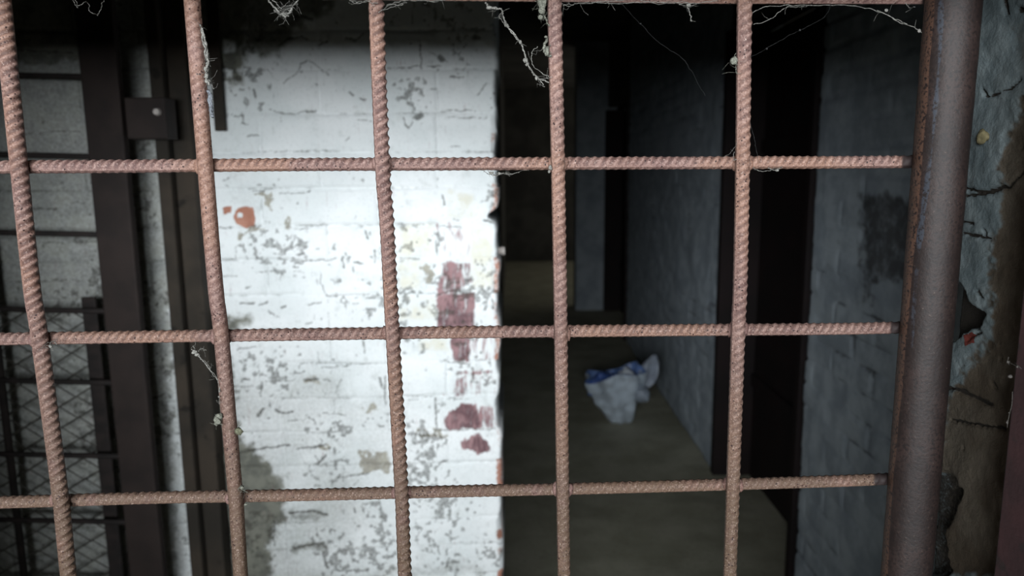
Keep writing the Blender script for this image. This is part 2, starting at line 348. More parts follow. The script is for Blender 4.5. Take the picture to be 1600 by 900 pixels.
# ------------------------------------------------------------------ wall: whitewashed brick pier
WY = 1.70; WYAW = math.radians(2.5)
def wall_back():
    st = .003
    xs = np.r_[np.arange(-1.9, -1.40, .03), np.arange(-1.40, -.030+1e-6, st)]
    zs = np.r_[np.arange(0, .44, .04), np.arange(.44, 1.98, st), np.arange(1.98, 2.81, .05)]
    X, Z = np.meshgrid(xs, zs); nx, nz = len(xs), len(zs)
    Y = WY + X*math.tan(WYAW)
    P = np.stack([X, Y, Z], -1)
    U, V = project(P.reshape(-1, 3)); U = U.reshape(X.shape); V = V.reshape(X.shape)
    # mortar courses (traced rows, unprojected at x=650)
    rows = [-70, -10, 47, 107, 176, 237, 293, 351, 404, 459, 512, 565, 619, 672, 724, 770, 811, 853, 900, 945]
    zr = np.array([at_y(650, r, WY-.01)[2] for r in rows])
    zr = np.r_[zr[0]+np.arange(12, 0, -1)*.078, zr, zr[-1]-np.arange(1, 8)*.075]
    sag = .008*(fbm(X*3, Z*3, 3, 2)-.5)
    Zs = Z+sag
    order = np.sort(zr); idx = np.clip(np.searchsorted(order, Zs.ravel()), 1, len(order)-1).reshape(X.shape)
    lo, hi = order[idx-1], order[idx]; dz = np.minimum(Zs-lo, hi-Zs)
    off = (idx % 2)*.13+.03*_h(idx.astype(float), idx*0.0, 4)
    bx = (X+5+off+.004*(fbm(X*9, Z*9, 8, 2)-.5))/.262; fx = bx-np.floor(bx); dx = np.minimum(fx, 1-fx)*.262
    # some bricks are headers: an additional middle joint
    hd = _h(np.floor(bx), idx.astype(float), 77) > .6
    dx = np.where(hd, np.minimum(dx, np.abs(fx-.5)*.262), dx)
    d = np.minimum(dz, dx*1.15)
    d = d+.005*(fbm(X*40, Z*40, 12, 3)-.5)
    strength = .25+.75*sstep(.40, .62, fbm(X*7, Z*7, 31, 3))
    groove = (1-sstep(.0015, .007, d))*strength
    brick = _h(np.floor(bx*np.where(hd, 2, 1)), idx.astype(float), 5)-.5
    H = -.0045*groove + .003*brick + .007*(fbm(X*8, Z*8, 2, 4)-.5) + .0028*(fbm(X*70, Z*70, 4, 3)-.5)
    crack = .62*(1-sstep(.0007, .0036, d))*sstep(.40, .60, fbm(X*11, Z*11, 61, 4))
    mar = np.zeros_like(X); bare = np.zeros_like(X); red = np.zeros_like(X); grime_shade = np.zeros_like(X); yel = np.zeros_like(X)
    A_, B_, C_, D_, E_, F_, G_, H_ = (290,0),(540,0),(310,260),(550,260),(320,480),(550,500),(340,660),(560,660)
    S = lambda o, w, *p: stroke(crack, U, V, list(p), w*.62, .85, 1.6, o)
    for o, w, p in [
        (A_,11,[(570,490),(600,460),(650,430),(670,375),(720,350),(760,375),(800,415),(840,435)]),
        (A_,17,[(540,270),(600,225),(680,215),(720,235)]), (A_,22,[(430,230)]), (A_,22,[(520,232)]), (A_,18,[(780,260),(830,240)]),
        (A_,11,[(490,640),(530,660),(620,665),(690,655)]), (A_,20,[(700,655),(760,650)]), (A_,14,[(280,680),(340,675),(330,720),(370,730)]), (A_,16,[(560,710)]),
        (A_,14,[(365,795),(420,795)]), (A_,18,[(395,520),(405,570)]), (A_,9,[(420,890),(900,882)]), (A_,10,[(470,400),(520,450)]), (A_,24,[(440,140),(470,160)]),
        (A_,22,[(560,150),(590,160)]), (A_,30,[(640,90),(740,110)]), (A_,22,[(880,130)]),
        (B_,10,[(240,400),(360,395),(440,385)]), (B_,16,[(435,240),(445,400)]), (B_,44,[(555,330),(565,350)]), (B_,13,[(480,390),(560,385)]), (B_,8,[(490,300),(600,365)]),
        (B_,9,[(370,480),(385,590),(410,650)]), (B_,58,[(415,690),(445,675)]), (B_,14,[(340,690),(350,735),(370,755),(390,715)]),
        (B_,8,[(770,560),(830,480)]), (B_,8,[(560,650),(740,645)]), (B_,9,[(580,685),(700,690),(830,690)]), (B_,16,[(755,655)]), (B_,13,[(680,165),(820,170)]), (B_,42,[(745,215),(780,220)]),
        (B_,22,[(0,225),(60,235),(100,200)]), (B_,26,[(20,540),(40,560)]), (B_,9,[(620,860),(670,855)]), (B_,10,[(60,700),(160,708)]), (B_,10,[(0,825),(20,805)]), (B_,18,[(90,575),(120,585)]),
        (B_,6,[(400,20),(390,140)]), (B_,20,[(385,250)]), (B_,15,[(610,450),(690,455)]),
        (C_,11,[(320,145),(390,143)]), (C_,12,[(120,362),(200,355)]), (C_,9,[(560,368),(640,360)]), (C_,10,[(660,350),(740,338)]), (C_,5,[(545,400),(545,480)]),
        (C_,13,[(540,555),(640,553),(780,550)]), (C_,14,[(570,565),(610,570)]), (C_,20,[(840,535),(850,590)]), (C_,16,[(570,520),(610,512)]), (C_,18,[(765,580)]),
        (C_,9,[(140,550),(220,545),(215,470)]), (C_,13,[(265,450),(265,510)]), (C_,10,[(710,620),(715,680),(745,760),(820,765)]), (C_,12,[(640,812),(720,800)]), (C_,9,[(830,790),(850,760),(870,790)]),
        (C_,13,[(240,805),(330,800)]), (C_,14,[(350,815),(400,800)]), (C_,20,[(480,830),(510,820)]), (C_,8,[(560,615),(620,625)]), (C_,8,[(330,622),(400,620)]), (C_,12,[(280,715),(310,700)]),
        (C_,15,[(665,645)]), (C_,14,[(460,580)]), (C_,9,[(140,645),(230,640)]), (C_,18,[(410,850),(440,875)]), (C_,18,[(650,150)]), (C_,10,[(480,160),(640,155)]), (C_,16,[(585,215)]), (C_,12,[(140,80),(180,70)]),
        (D_,18,[(530,170),(540,230)]), (D_,16,[(530,290)]), (D_,12,[(590,310),(630,318)]), (D_,6,[(250,340),(480,345)]), (D_,10,[(280,540),(400,545)]), (D_,12,[(280,748),(360,740)]),
        (D_,20,[(80,380),(90,420)]), (D_,14,[(10,560),(60,572)]), (D_,16,[(130,490),(135,570)]), (D_,22,[(770,315),(840,330)]), (D_,8,[(480,350),(640,355)]), (D_,12,[(490,400),(500,520)]), (D_,14,[(650,470)]),
        (D_,12,[(490,760),(600,720),(700,760)]), (D_,10,[(800,110),(830,130)]), (D_,9,[(0,805),(40,800)]),
        (E_,14,[(190,250),(300,235)]), (E_,8,[(310,330),(320,370),(305,400)]), (E_,16,[(220,425),(260,430)]), (E_,9,[(360,435),(520,430)]), (E_,14,[(520,390),(580,380)]), (E_,34,[(585,425),(660,425)]),
        (E_,18,[(700,428),(735,432)]), (E_,9,[(660,270),(665,330)]), (E_,10,[(680,355),(860,340)]), (E_,8,[(800,420),(760,510)]), (E_,16,[(330,440),(325,520)]), (E_,34,[(305,640),(340,600)]),
        (E_,18,[(410,600),(440,625),(510,615)]), (E_,20,[(370,655)]), (E_,9,[(480,670),(590,665)]), (E_,13,[(600,650),(640,670)]), (E_,20,[(660,710)]), (E_,10,[(690,620),(830,632)]), (E_,9,[(160,470),(280,465)]),
        (E_,17,[(240,835),(390,825),(490,805)]), (E_,16,[(540,830),(640,820)]), (E_,14,[(590,100),(620,90)]), (E_,14,[(605,280)]), (E_,22,[(680,70)]), (E_,18,[(385,530)]), (E_,16,[(400,45)]), (E_,14,[(320,760)]),
        (F_,12,[(70,120),(75,190)]), (F_,15,[(190,330),(195,500)]), (F_,20,[(485,460),(495,640)]), (F_,7,[(330,470),(470,455)]), (F_,16,[(430,290)]), (F_,9,[(560,250),(690,262)]), (F_,8,[(560,460),(690,470)]),
        (F_,10,[(480,648),(840,642)]), (F_,14,[(30,325)]), (F_,24,[(160,340),(170,400)]), (F_,15,[(540,240)]), (F_,8,[(480,740),(475,830)]),
        (G_,18,[(110,180),(270,155),(420,130)]), (G_,16,[(470,155),(540,145)]), (G_,22,[(590,240),(640,190)]), (G_,22,[(570,145),(640,130)]), (G_,14,[(700,330),(880,300)]), (G_,14,[(330,580),(330,720)]),
        (G_,6,[(580,590),(585,660)]), (G_,12,[(655,635),(660,660)]), (G_,30,[(620,770),(640,850)]), (G_,12,[(700,870),(880,870)]), (G_,22,[(420,530),(560,520),(640,545)]), (G_,28,[(440,735),(620,712)]),
        (G_,16,[(740,205)]), (G_,22,[(585,35)]), (G_,14,[(800,500),(805,530)]),
        (H_,9,[(120,440),(140,580)]), (H_,10,[(20,480),(130,470)]), (H_,15,[(470,730),(475,770)]), (H_,9,[(580,460),(570,490)]), (H_,18,[(640,510)]), (H_,22,[(685,535)]), (H_,10,[(720,630)]), (H_,10,[(380,750),(450,770)]),
        (H_,14,[(320,470),(360,500)]), (H_,14,[(600,700)]), (H_,10,[(430,220),(440,190)]),
        ((0,0),14,[(75,290),(230,300),(430,310)]), ((0,0),9,[(130,790),(330,770),(470,765)]), ((0,0),22,[(440,830)]), ((0,240),16,[(190,320),(330,325)]), ((0,240),13,[(410,290),(500,288)]), ((0,240),12,[(230,520),(560,520)]),
        ((0,240),26,[(250,540)]), ((0,240),18,[(300,170)]), ((0,240),26,[(360,170)]), ((0,240),9,[(60,750),(470,745)]), ((0,240),14,[(500,600)]), ((0,0),20,[(240,620)]), ((0,0),22,[(250,720)]),
        ((160,500),22,[(300,460),(360,440)]), ((160,500),18,[(330,800)]), ((160,500),18,[(310,190)]), ((160,100),24,[(280,810)]),
    ]: S(o, w, *p)
    # random specks of flaking everywhere
    sp = fbm(X*95, Z*95, 91, 3)*fbm(X*9, Z*9, 93, 3)
    crack = np.maximum(crack, .7*sstep(.36, .44, sp))
    # maroon paint
    for o, v_, p in [(D_,.75,[(520,560),(690,560),(700,680),(640,740),(490,760),(520,650)]), (D_,.95,[(495,745),(715,745),(720,900),(720,1010),(495,960)]),
                     (D_,.30,[(490,330),(670,330),(690,520),(490,520)]),
                     (F_,.9,[(520,-40),(700,-40),(690,250),(590,255),(575,100)]), (F_,.45,[(700,60),(810,60),(815,240),(700,240)]), (F_,.8,[(600,300),(830,297),(830,318),(620,325)]),
                     (F_,.7,[(580,340),(670,330),(680,450),(590,455)]), (F_,.35,[(690,320),(830,330),(830,440),(690,440)]), (F_,1.05,[(545,560),(580,530),(640,485),(720,495),(770,590),(745,642),(545,642)]), (F_,.62,[(740,505),(845,505),(845,640),(740,640)]),
                     (F_,1.15,[(640,720),(700,680),(740,670),(800,715),(805,770),(740,788),(690,765),(650,750)]), (F_,.9,[(530,435),(550,425),(560,445),(540,450)])]:
        poly(mar, U, V, p, v_, 4, o, 4)
    # bare grey plaster
    for o, p in [(C_,[(290,175),(330,150),(400,150),(460,170),(450,250),(410,240),(380,185),(330,195)]), (C_,[(330,335),(405,370),(370,392),(285,380),(270,432),(205,430),(230,375)]),
                 (C_,[(505,290),(545,290),(545,390),(505,390)]), (F_,[(50,500),(150,500),(150,555),(50,550)]), (F_,[(380,650),(560,650),(560,690),(380,690)]), (F_,[(90,790),(150,770),(200,800),(180,850),(120,880),(60,850)]), (E_,[(640,800),(760,790),(740,840),(640,850)]),
                 (H_,[(0,180),(180,170),(190,300),(0,310)]), (D_,[(400,570),(480,570),(480,700),(420,700)]), (E_,[(570,405),(665,405),(665,445),(570,445)])]:
        poly(bare, U, V, p, .64, 6, o, 12)
    # bare red brick
    poly(red, U, V, [(200,300),(230,250),(270,235),(315,240),(330,310),(325,350),(280,362),(225,340)], 1.1, 2.5, C_, 3)
    poly(red, U, V, [(140,240),(190,230),(190,270),(150,280)], .9, 2, C_, 3)
    poly(red, U, V, [(228,275),(258,275),(258,305),(228,305)], 1, 2, C_, 2, sub=True)
    # chips along the free edge
    for y0, y1, k in [(205,225,.7),(285,335,.8),(400,460,.8),(470,520,.7),(520,565,.8),(655,700,.6),(715,775,.9),(828,845,1),(855,870,.7),(890,910,1)]:
        e = (1-sstep(2, 8, np.abs(U-(772+.012*(V-200)))))*sstep(y0-4, y0+4, V)*(1-sstep(y1-4, y1+4, V))
        red = np.maximum(red, .68*k*e)
    # grime, plus shade painted in at lower left, along the top and left bay
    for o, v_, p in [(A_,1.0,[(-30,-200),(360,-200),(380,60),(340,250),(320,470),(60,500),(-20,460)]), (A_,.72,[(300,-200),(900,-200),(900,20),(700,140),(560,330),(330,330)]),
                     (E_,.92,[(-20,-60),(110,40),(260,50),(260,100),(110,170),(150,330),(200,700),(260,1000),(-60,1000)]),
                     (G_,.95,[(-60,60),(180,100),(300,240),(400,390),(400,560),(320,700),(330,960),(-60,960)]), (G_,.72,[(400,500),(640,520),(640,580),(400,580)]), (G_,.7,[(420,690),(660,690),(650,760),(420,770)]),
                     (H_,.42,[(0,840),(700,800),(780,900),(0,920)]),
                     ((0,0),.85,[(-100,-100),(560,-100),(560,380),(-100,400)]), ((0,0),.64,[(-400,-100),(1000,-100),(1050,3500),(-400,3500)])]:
        poly(grime_shade, U, V, p, v_, 14, o, 14)
    low = (.24+.40*fbm(X*7, Z*7, 143, 4))*sstep(430, 640, V)*(.35+.65*sstep(760, 420, U))*sstep(.30, .62, fbm(X*4, Z*5, 151, 3)+.12)  # mottled dirt that also paints in the light's falloff toward lower left
    grime_shade = np.maximum(grime_shade, low)
    poly(grime_shade, U, V, [(215,230),(290,240),(290,300),(215,310)], .8, 4, A_, 3, sub=True); poly(grime_shade, U, V, [(205,400),(275,410),(275,450),(205,450)], .8, 4, A_, 3, sub=True)
    grime_shade = np.maximum(grime_shade,   .24*sstep(.62, .74, fbm(X*16, Z*16, 41, 4)))
    for o, p in [(D_,[(290,350),(470,350),(470,520),(280,520)]), (D_,[(280,550),(400,550),(400,720),(280,720)]), (D_,[(280,770),(480,770),(490,900),(280,900)]), (D_,[(560,140),(700,160),(700,300),(560,300)]), (D_,[(690,360),(820,360),(820,700),(700,720)]), (F_,[(400,110),(560,110),(560,180),(400,180)])]:
        poly(yel, U, V, p, .9, 6, o, 6)
    H += -.0022*np.clip(crack, 0, 1) - .0025*np.clip(bare, 0, 1) - .004*np.clip(red, 0, 1)
    # broken free edge
    edge = sstep(-.03-.03, -.03, X)
    jag = .007*(fbm(Z*22, Z*0+3, 6, 4)-.5)+.004*(_h(idx.astype(float), idx*0.0, 15)-.5)-.012*np.exp(-((V-338)/9)**2)
    X2 = X+jag*edge*2
    Y2 = Y-H+.012*sstep(-.03-.010, -.03, X)**2
    P = np.stack([X2, Y2, Z], -1).reshape(-1, 3)
    i = np.arange(nz-1)[:, None]*nx; j = np.arange(nx-1)[None]
    f = np.stack([i+j, i+j+1, i+nx+j+1, i+nx+j], -1).reshape(-1, 4)
    # free-end return and back
    base = len(P); rim = np.arange(nz)*nx+nx-1
    Eb = P[rim].copy(); Eb[:, 1] = WY+.40
    lf = np.arange(nz)*nx; Lb = P[lf].copy(); Lb[:, 1] = WY+.40
    P = np.vstack([P, Eb, Lb])
    k = np.arange(nz-1)
    f = np.vstack([f, np.stack([rim[k], base+k, base+k+1, rim[k+1]], -1), np.stack([base+k, base+nz+k, base+nz+k+1, base+k+1], -1),
                   np.stack([base+nz+k, lf[k], lf[k+1], base+nz+k+1], -1)])
    pad = lambda m: np.r_[np.clip(m, 0, 1.3).ravel(), m[rim//nx, nx-1].clip(0, 1), np.zeros(nz)]
    a = np.stack([pad(mar), pad(crack), pad(bare)], 1); b = np.stack([pad(red), pad(grime_shade), pad(yel)], 1)
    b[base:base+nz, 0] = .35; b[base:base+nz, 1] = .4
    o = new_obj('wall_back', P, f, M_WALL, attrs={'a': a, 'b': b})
    tag(o, 'flaking whitewashed brick wall with maroon paint streaks beside dark passage', 'wall', kind='structure')
wall_back()

# ------------------------------------------------------------------ passage: right wall, floor, ceiling, end
RX = 1.0
def wall_grid(name, y0, y1, z0, z1, X, st, seed, marks, label, fade=.0):
    ys = np.arange(y0, y1+1e-6, st); zs = np.arange(z0, z1+1e-6, st)
    Yg, Zg = np.meshgrid(ys, zs); n, m = len(ys), len(zs)
    row = Zg/.078; idx = np.floor(row); fz = np.minimum(row-idx, 1-row+idx)*.078
    bx = (Yg+.13*(idx % 2))/.262; fx = bx-np.floor(bx); fx = np.minimum(fx, 1-fx)*.262
    d = np.minimum(fz, fx)+.006*(fbm(Yg*20, Zg*20, seed, 3)-.5)
    g = (1-sstep(.002, .010, d))*sstep(.35, .6, fbm(Yg*5, Zg*5, seed+3, 3))
    H = -.007*g+.012*(fbm(Yg*5, Zg*5, seed+1, 4)-.5)+.005*(_h(np.floor(bx), idx, seed)-.5)
    P = np.stack([X-H, Yg, Zg], -1).reshape(-1, 3)
    U, V = project(P); U = U.reshape(Yg.shape); V = V.reshape(Yg.shape)
    cr = .7*g*sstep(.45, .6, fbm(Yg*6, Zg*6, seed+8, 3)); 
    for v_, p in marks: poly(cr, U, V, p, v_*.9, 14, None, 18)
    i = np.arange(m-1)[:, None]*n; j = np.arange(n-1)[None]
    f = np.stack([i+j, i+n+j, i+n+j+1, i+j+1], -1).reshape(-1, 4)
    base = len(P); ring = np.r_[np.arange(n), np.arange(1, m)*n+n-1, (m-1)*n+np.arange(n-2, -1, -1), np.arange(m-2, 0, -1)*n]
    B = P[ring].copy(); B[:, 0] = X+.35; P = np.vstack([P, B]); k = np.arange(len(ring)); k2 = (k+1) % len(ring)
    f = np.vstack([f, np.stack([ring[k], ring[k2], base+k2, base+k], -1)])
    a = np.zeros((len(P), 3)); a[:base, 1] = np.clip(cr, 0, 1).ravel(); a[base:, 1] = a[ring, 1]
    o = new_obj(name, P, f, M_SIDE, attrs={'a': a})
    return tag(o, label, 'wall', kind='structure')
near_marks = [(.85, [(1340,300),(1440,310),(1440,440),(1345,445)]), (.95, [(1408,350),(1450,350),(1440,450),(1405,440)]), (.8, [(1345,445),(1365,445),(1365,480),(1345,480)]),
              (.8, [(1310,373),(1345,385),(1345,392),(1310,380)]), (.8, [(1283,414),(1325,420),(1325,424),(1283,419)]), (.7, [(1345,330),(1380,332),(1380,338),(1345,336)])]
wall_grid('wall_right', .66, 2.42, 0, 2.8, RX, .010, 51, near_marks, 'bluish white brick wall with blackened bricks behind the steel post')
wall_grid('wall_right_middle', 3.46, 6.30, 0, 2.8, RX, .016, 71, [(.9, [(1100,475),(1128,472),(1128,486),(1102,486)]), (.4, [(1105,380),(1120,380),(1115,400)])],
          'dim limewashed passage wall between the two dark doorways')
M_PIER = mat_simple('dim_grey_limewash', (176, 184, 190), (150, 158, 166), 7, .95)
o = box('wall_passage_pier', (.69, 7.80, 0), (1.35, 8.1, 2.8), M_PIER); tag(o, 'dim grey pier narrowing the far end of the passage', 'wall', kind='structure')

def flat_grid(name, x0, x1, y0, y1, z, st, mat, amp, label, cat, thick=-.1):
    xs = np.arange(x0, x1+1e-6, st); ys = np.arange(y0, y1+1e-6, st); X, Y = np.meshgrid(xs, ys); n, m = len(xs), len(ys)
    Z = z+amp*(fbm(X*2, Y*2, 5, 4)-.5)+amp*.35*(fbm(X*14, Y*14, 6, 3)-.5)
    P = np.stack([X, Y, Z], -1).reshape(-1, 3)
    i = np.arange(m-1)[:, None]*n; j = np.arange(n-1)[None]
    f = np.stack([i+j, i+j+1, i+n+j+1, i+n+j], -1).reshape(-1, 4)
    o = new_obj(name, P, f, mat); return tag(o, label, cat, kind='structure')
flat_grid('floor', -2.3, 1.4, -4.0, 12.6, 0.0, .035, M_FLOOR, .016, 'dusty grey concrete floor of the dark passage', 'floor')
o = box('ceiling', (-2.3, .66, 2.8), (1.4, 12.6, 2.95), M_DARK); tag(o, 'dark sooty ceiling above the passage', 'ceiling', kind='structure')
o = box('wall_end', (-2.3, 12.2, 0), (1.4, 12.4, 2.8), M_DARK); tag(o, 'black unlit far end of the passage', 'wall', kind='structure')
o = box('wall_left', (-2.2, .66, 0), (-1.9, WY+.4, 2.8), M_DARK); tag(o, 'dark side wall left of the inner grille door', 'wall', kind='structure')
o = box('wall_left_passage', (-.45, WY+.4, 0), (-.10, 12.2, 2.8), M_DARK); tag(o, 'unlit left side wall of the passage behind white bricks', 'wall', kind='structure')

def dark_door(n, y0, y1, label):
    d = box('door_%d' % n, (RX+.16, y0, 0.01), (RX+.21, y1, 2.1), M_DOOR, bevel=.004)
    tag(d, label, 'door', kind='structure')
    bm = bmesh.new()
    for a, b in ((y0, y0+.04), (y1-.05, y1)): add_box(bm, (RX+.075, (a+b)/2, 1.06), (.19, b-a, 2.1))
    add_box(bm, (RX+.13, (y0+y1)/2, 2.13), (.06, y1-y0, .06))
    bm_obj('door_frame', bm, M_DOOR, d, bevel=.003)
    bm = bmesh.new()
    for z in (.5, 1.6): add_box(bm, (RX+.152, (y0+y1)/2, z), (.016, y1-y0-.12, .06))
    bm_obj('door_brace', bm, M_DOOR, d, bevel=.002)
    bm = bmesh.new(); add_box(bm, (RX+.175, (y0+y1)/2, 2.47), (.35-.02, y1-y0, .66))
    o = bm_obj('trim_%d' % n, bm, M_DARK); tag(o, 'dark lintel above %s' % ('the near passage doorway' if n == 1 else 'the far passage doorway'), 'lintel', kind='structure')
dark_door(1, 2.42, 3.46, 'near oxblood-black door in a dark doorway of the passage')
dark_door(2, 6.30, 7.75, 'far narrow-looking black doorway down the passage')

# ------------------------------------------------------------------ front wall: opening that frames the grille (lintel, left jamb, right plaster reveal)
LINT = .150
def plaster():
    st = .0016; X0 = .392
    ys = np.r_[np.arange(.36, .44, .02), np.arange(.44, .66+1e-6, st)]; zs = np.r_[np.arange(0, 1.0, .04), np.arange(1.0, 1.74, st), np.arange(1.74, 1.5+LINT+.01, .02)]
    Y, Z = np.meshgrid(ys, zs); n, m = len(ys), len(zs)
    P0 = np.stack([np.full_like(Y, X0), Y, Z], -1).reshape(-1, 3)
    U, V = project(P0); U = U.reshape(Y.shape); V = V.reshape(Y.shape)
    H = .009*(fbm(Y*14, Z*10, 3, 4)-.5)+.003*(fbm(Y*60, Z*60, 5, 4)-.5)
    dk = np.zeros_like(Y); br = np.zeros_like(Y); rd = np.zeros_like(Y); hole = np.zeros_like(Y)
    for w, p in [(4,[(1500,292),(1530,300),(1570,292),(1600,262)]), (4,[(1505,306),(1540,303),(1565,290)]), (5,[(1498,346),(1518,350)]), (4,[(1500,365),(1520,368),(1540,372)]),
                 (5,[(1472,604),(1500,612),(1520,622),(1540,632)]), (4,[(1480,655),(1515,662),(1560,670)]), (3,[(1545,150),(1575,138),(1590,125)]), (4,[(1533,140),(1540,150)]),
                 (6,[(1567,0),(1570,20)]), (9,[(1590,15),(1600,20)]), (3,[(1590,230),(1600,222)]), (4,[(1510,530),(1530,520)]), (5,[(1543,598),(1545,606)]), (5,[(1555,560)]), (4,[(1500,700)]), (4,[(1525,455),(1530,465)]), (3,[(1535,360),(1536,370)])]:
        stroke(dk, U, V, p, w, .9, 1.5)
    poly(hole, U, V, [(1455,428),(1490,432),(1502,448),(1512,475),(1535,492),(1528,510),(1500,520),(1480,535),(1455,540)], 1, 3, None, 5)
    poly(hole, U, V, [(1410,735),(1480,740),(1500,765),(1490,800),(1470,830),(1480,900),(1400,900)], .8, 5, None, 6)
    poly(rd, U, V, [(1504,523),(1520,520),(1522,536),(1506,540)], .95, 2, None, 3)
    poly(br, U, V, [(1600,150),(1580,200),(1560,260),(1555,330),(1540,420),(1545,520),(1500,590),(1470,640),(1440,900),(1640,900),(1640,150)], .9, 14, None, 16)
    poly(br, U, V, [(1570,40),(1640,0),(1640,160),(1590,120)], .5, 14, None, 10)
    stepd = sstep(-8, 8, 1565-U+14*(fbm(U/18, V/18, 5, 3)-.5)+ (V-260)*.0)*sstep(270, 285, V)
    H += -.0035*np.clip(br, 0, 1)+.004*dk*-1 - .02*hole
    Xd = X0-H
    P = np.stack([Xd, Y, Z], -1).reshape(-1, 3)
    i = np.arange(m-1)[:, None]*n; j = np.arange(n-1)[None]
    f = np.stack([i+j, i+n+j, i+n+j+1, i+j+1], -1).reshape(-1, 4)
    base = len(P); ring = np.r_[np.arange(n), np.arange(1, m)*n+n-1, (m-1)*n+np.arange(n-2, -1, -1), np.arange(m-2, 0, -1)*n]
    B = P[ring].copy(); B[:, 0] = 1.36; P = np.vstack([P, B]); k = np.arange(len(ring)); k2 = (k+1) % len(ring)
    f = np.vstack([f, np.stack([ring[k], ring[k2], base+k2, base+k], -1)])
    pad = lambda a: np.r_[np.clip(a, 0, 1).ravel(), np.zeros(len(ring))]
    a = np.stack([pad(dk*0), pad(np.maximum(dk, hole*.8)), pad(dk*0)], 1); b = np.stack([pad(rd), pad(br), pad(dk*0)], 1)
    o = new_obj('wall_front', P, f, M_PLAST, attrs={'a': a, 'b': b})
    tag(o, 'crumbling grey plaster reveal to the right of the steel post', 'wall', kind='structure')
plaster()
LJ = -.84
o = box('wall_front_left', (-2.3, .36, 0), (LJ, .66, 2.8), M_DARK); tag(o, 'outer wall left of the barred opening', 'wall', kind='structure')
o = box('lintel_wall', (LJ, .36, 1.5+LINT), (1.36, .66, 2.8), M_DARK); tag(o, 'outer wall over the barred opening', 'wall', kind='structure')

# ------------------------------------------------------------------ rebar grille
GP, GN = (0, .60, 1.5), (-math.sin(math.radians(2.3)), math.cos(math.radians(2.3)), 0)
GN = np.array(GN); GD = np.array([GN[1], -GN[0], 0])       # along the grille, to the right
def on_grille(px, py, off=0.0): return on_plane(px, py, np.array(GP)+GN*off, GN)

def rebar(name, pts, parent, r=.0052, phase=0.0, hand=1, pitch=.0072, rib=.0010, ext0=None, ext1=None, dark=None, half0=.25, lrib=.0007, K=36):
    P = np.array(pts)
    if ext0 is not None: P = np.vstack([P[0]+(P[0]-P[1])/np.linalg.norm(P[0]-P[1])*ext0, P])
    if ext1 is not None: P = np.vstack([P, P[-1]+(P[-1]-P[-2])/np.linalg.norm(P[-1]-P[-2])*ext1])
    P, s = resample(smooth_path(P, 10), .0009)
    T, N, B = frames(P); n = len(P)
    th = np.arange(K)/K*2*PI
    S, TH = np.meshgrid(s, th, indexing='ij')
    tl = (TH-phase) % (2*PI); half = np.floor(tl/PI); tl = tl-half*PI
    ph = (S*hand + tl/PI*.0085 + half*pitch*.5)/pitch; fr = ph-np.floor(ph)
    wear = .55+.9*fbm(S*25, TH*.6, int(phase*10)+3, 3)
    zone = np.clip(np.sin(tl)*1.6, 0, 1)*np.where(half < .5, half0, 1.0)
    saw = np.where(fr < .55, np.clip((fr-.12)/.43, 0, 1)**1.3, np.clip((.86-fr)/.31, 0, 1))
    crest = saw*zone*np.clip(wear, .45, 1.1)
    lng = np.exp(-(np.minimum(tl, PI-tl)/.16)**2)
    R = r+rib*crest+lrib*lng+.00028*(fbm(S*350, TH*4, 3, 3)-.5)
    V = P[:, None]+R[..., None]*(np.cos(TH)[..., None]*N[:, None]+np.sin(TH)[..., None]*B[:, None])
    f = tube_faces(n, K)
    V = V.reshape(-1, 3)
    low_m = sstep(1.45, 1.15, V[:, 2]); valley = zone*np.clip(1-saw*2.2, 0, 1)*min(1.0, rib/.0009)
    m = np.zeros((len(V), 3)); m[:, 0] = (np.clip(crest*.8+lng*.6, 0, 1)-valley*(1-lng)).ravel(); m[:, 1] = low_m
    if dark is not None:
        U, W = project(V); m[:, 2] = sstep(-2.5, 2.5, U-dark)
    return new_obj(name, V, f, M_REBAR, parent, attrs={'m': m})

gr = thing('rebar_grille', 'rusty welded rebar grille of square openings with steel post at its right edge', 'grille', (0, .6, .55))
up = [([(3,0),(30,262),(50,450),(62,528),(95,780),(107,900)], .85, .0016),
      ([(300,0),(321,262),(337,450),(346,527),(368,775),(376,900)], 1.35, .00028),
      ([(587,0),(597,257),(604,350),(613,520),(627,770),(632,900)], .75, .0013),
      ([(866,0),(871.5,255),(875,450),(876,516),(879,766),(881,900)], .9, .00055),
      ([(1163,0),(1160,255),(1156,450),(1153,515),(1145,756),(1140,900)], 1.1, .00065)]
parts = []
for k, (p, ph, rb) in enumerate(up):
    q = [on_grille(x, y, -.0055) for x, y in p]
    e0 = (1.5+LINT-q[0][2]); e1 = q[-1][2]-.62
    parts.append(rebar('upright_bar', q, None, r=.0055 if k < 4 else .0056, phase=ph, rib=rb, ext0=max(.02, e0-.004), ext1=e1, hand=-1))
cr = [([(-260,266),(0,261.5),(200,260),(450,257.5),(700,256.5),(1000,255),(1300,253.8),(1445,253)], .55, 1409),
      ([(-260,534),(0,530),(250,526),(450,523),(700,519.5),(1000,516.5),(1300,514),(1425,511.5)], .7, 1391),
      ([(-260,789),(0,785),(250,777.5),(450,774),(700,768),(900,763.5),(1100,758),(1300,752),(1400,748)], .6, 1366),
      ([(-260,-14),(300,-13),(600,-10),(900,-7),(1100,-4.5),(1300,-4),(1455,-3.5)], 1.2, 1441)]
for p, ph, dk in cr:
    parts.append(rebar('cross_bar', [on_grille(x, y, .0055) for x, y in p], None, r=.0050, phase=ph, rib=.0008, half0=.45, hand=1, dark=dk, pitch=.0068))
adopt(gr, parts)
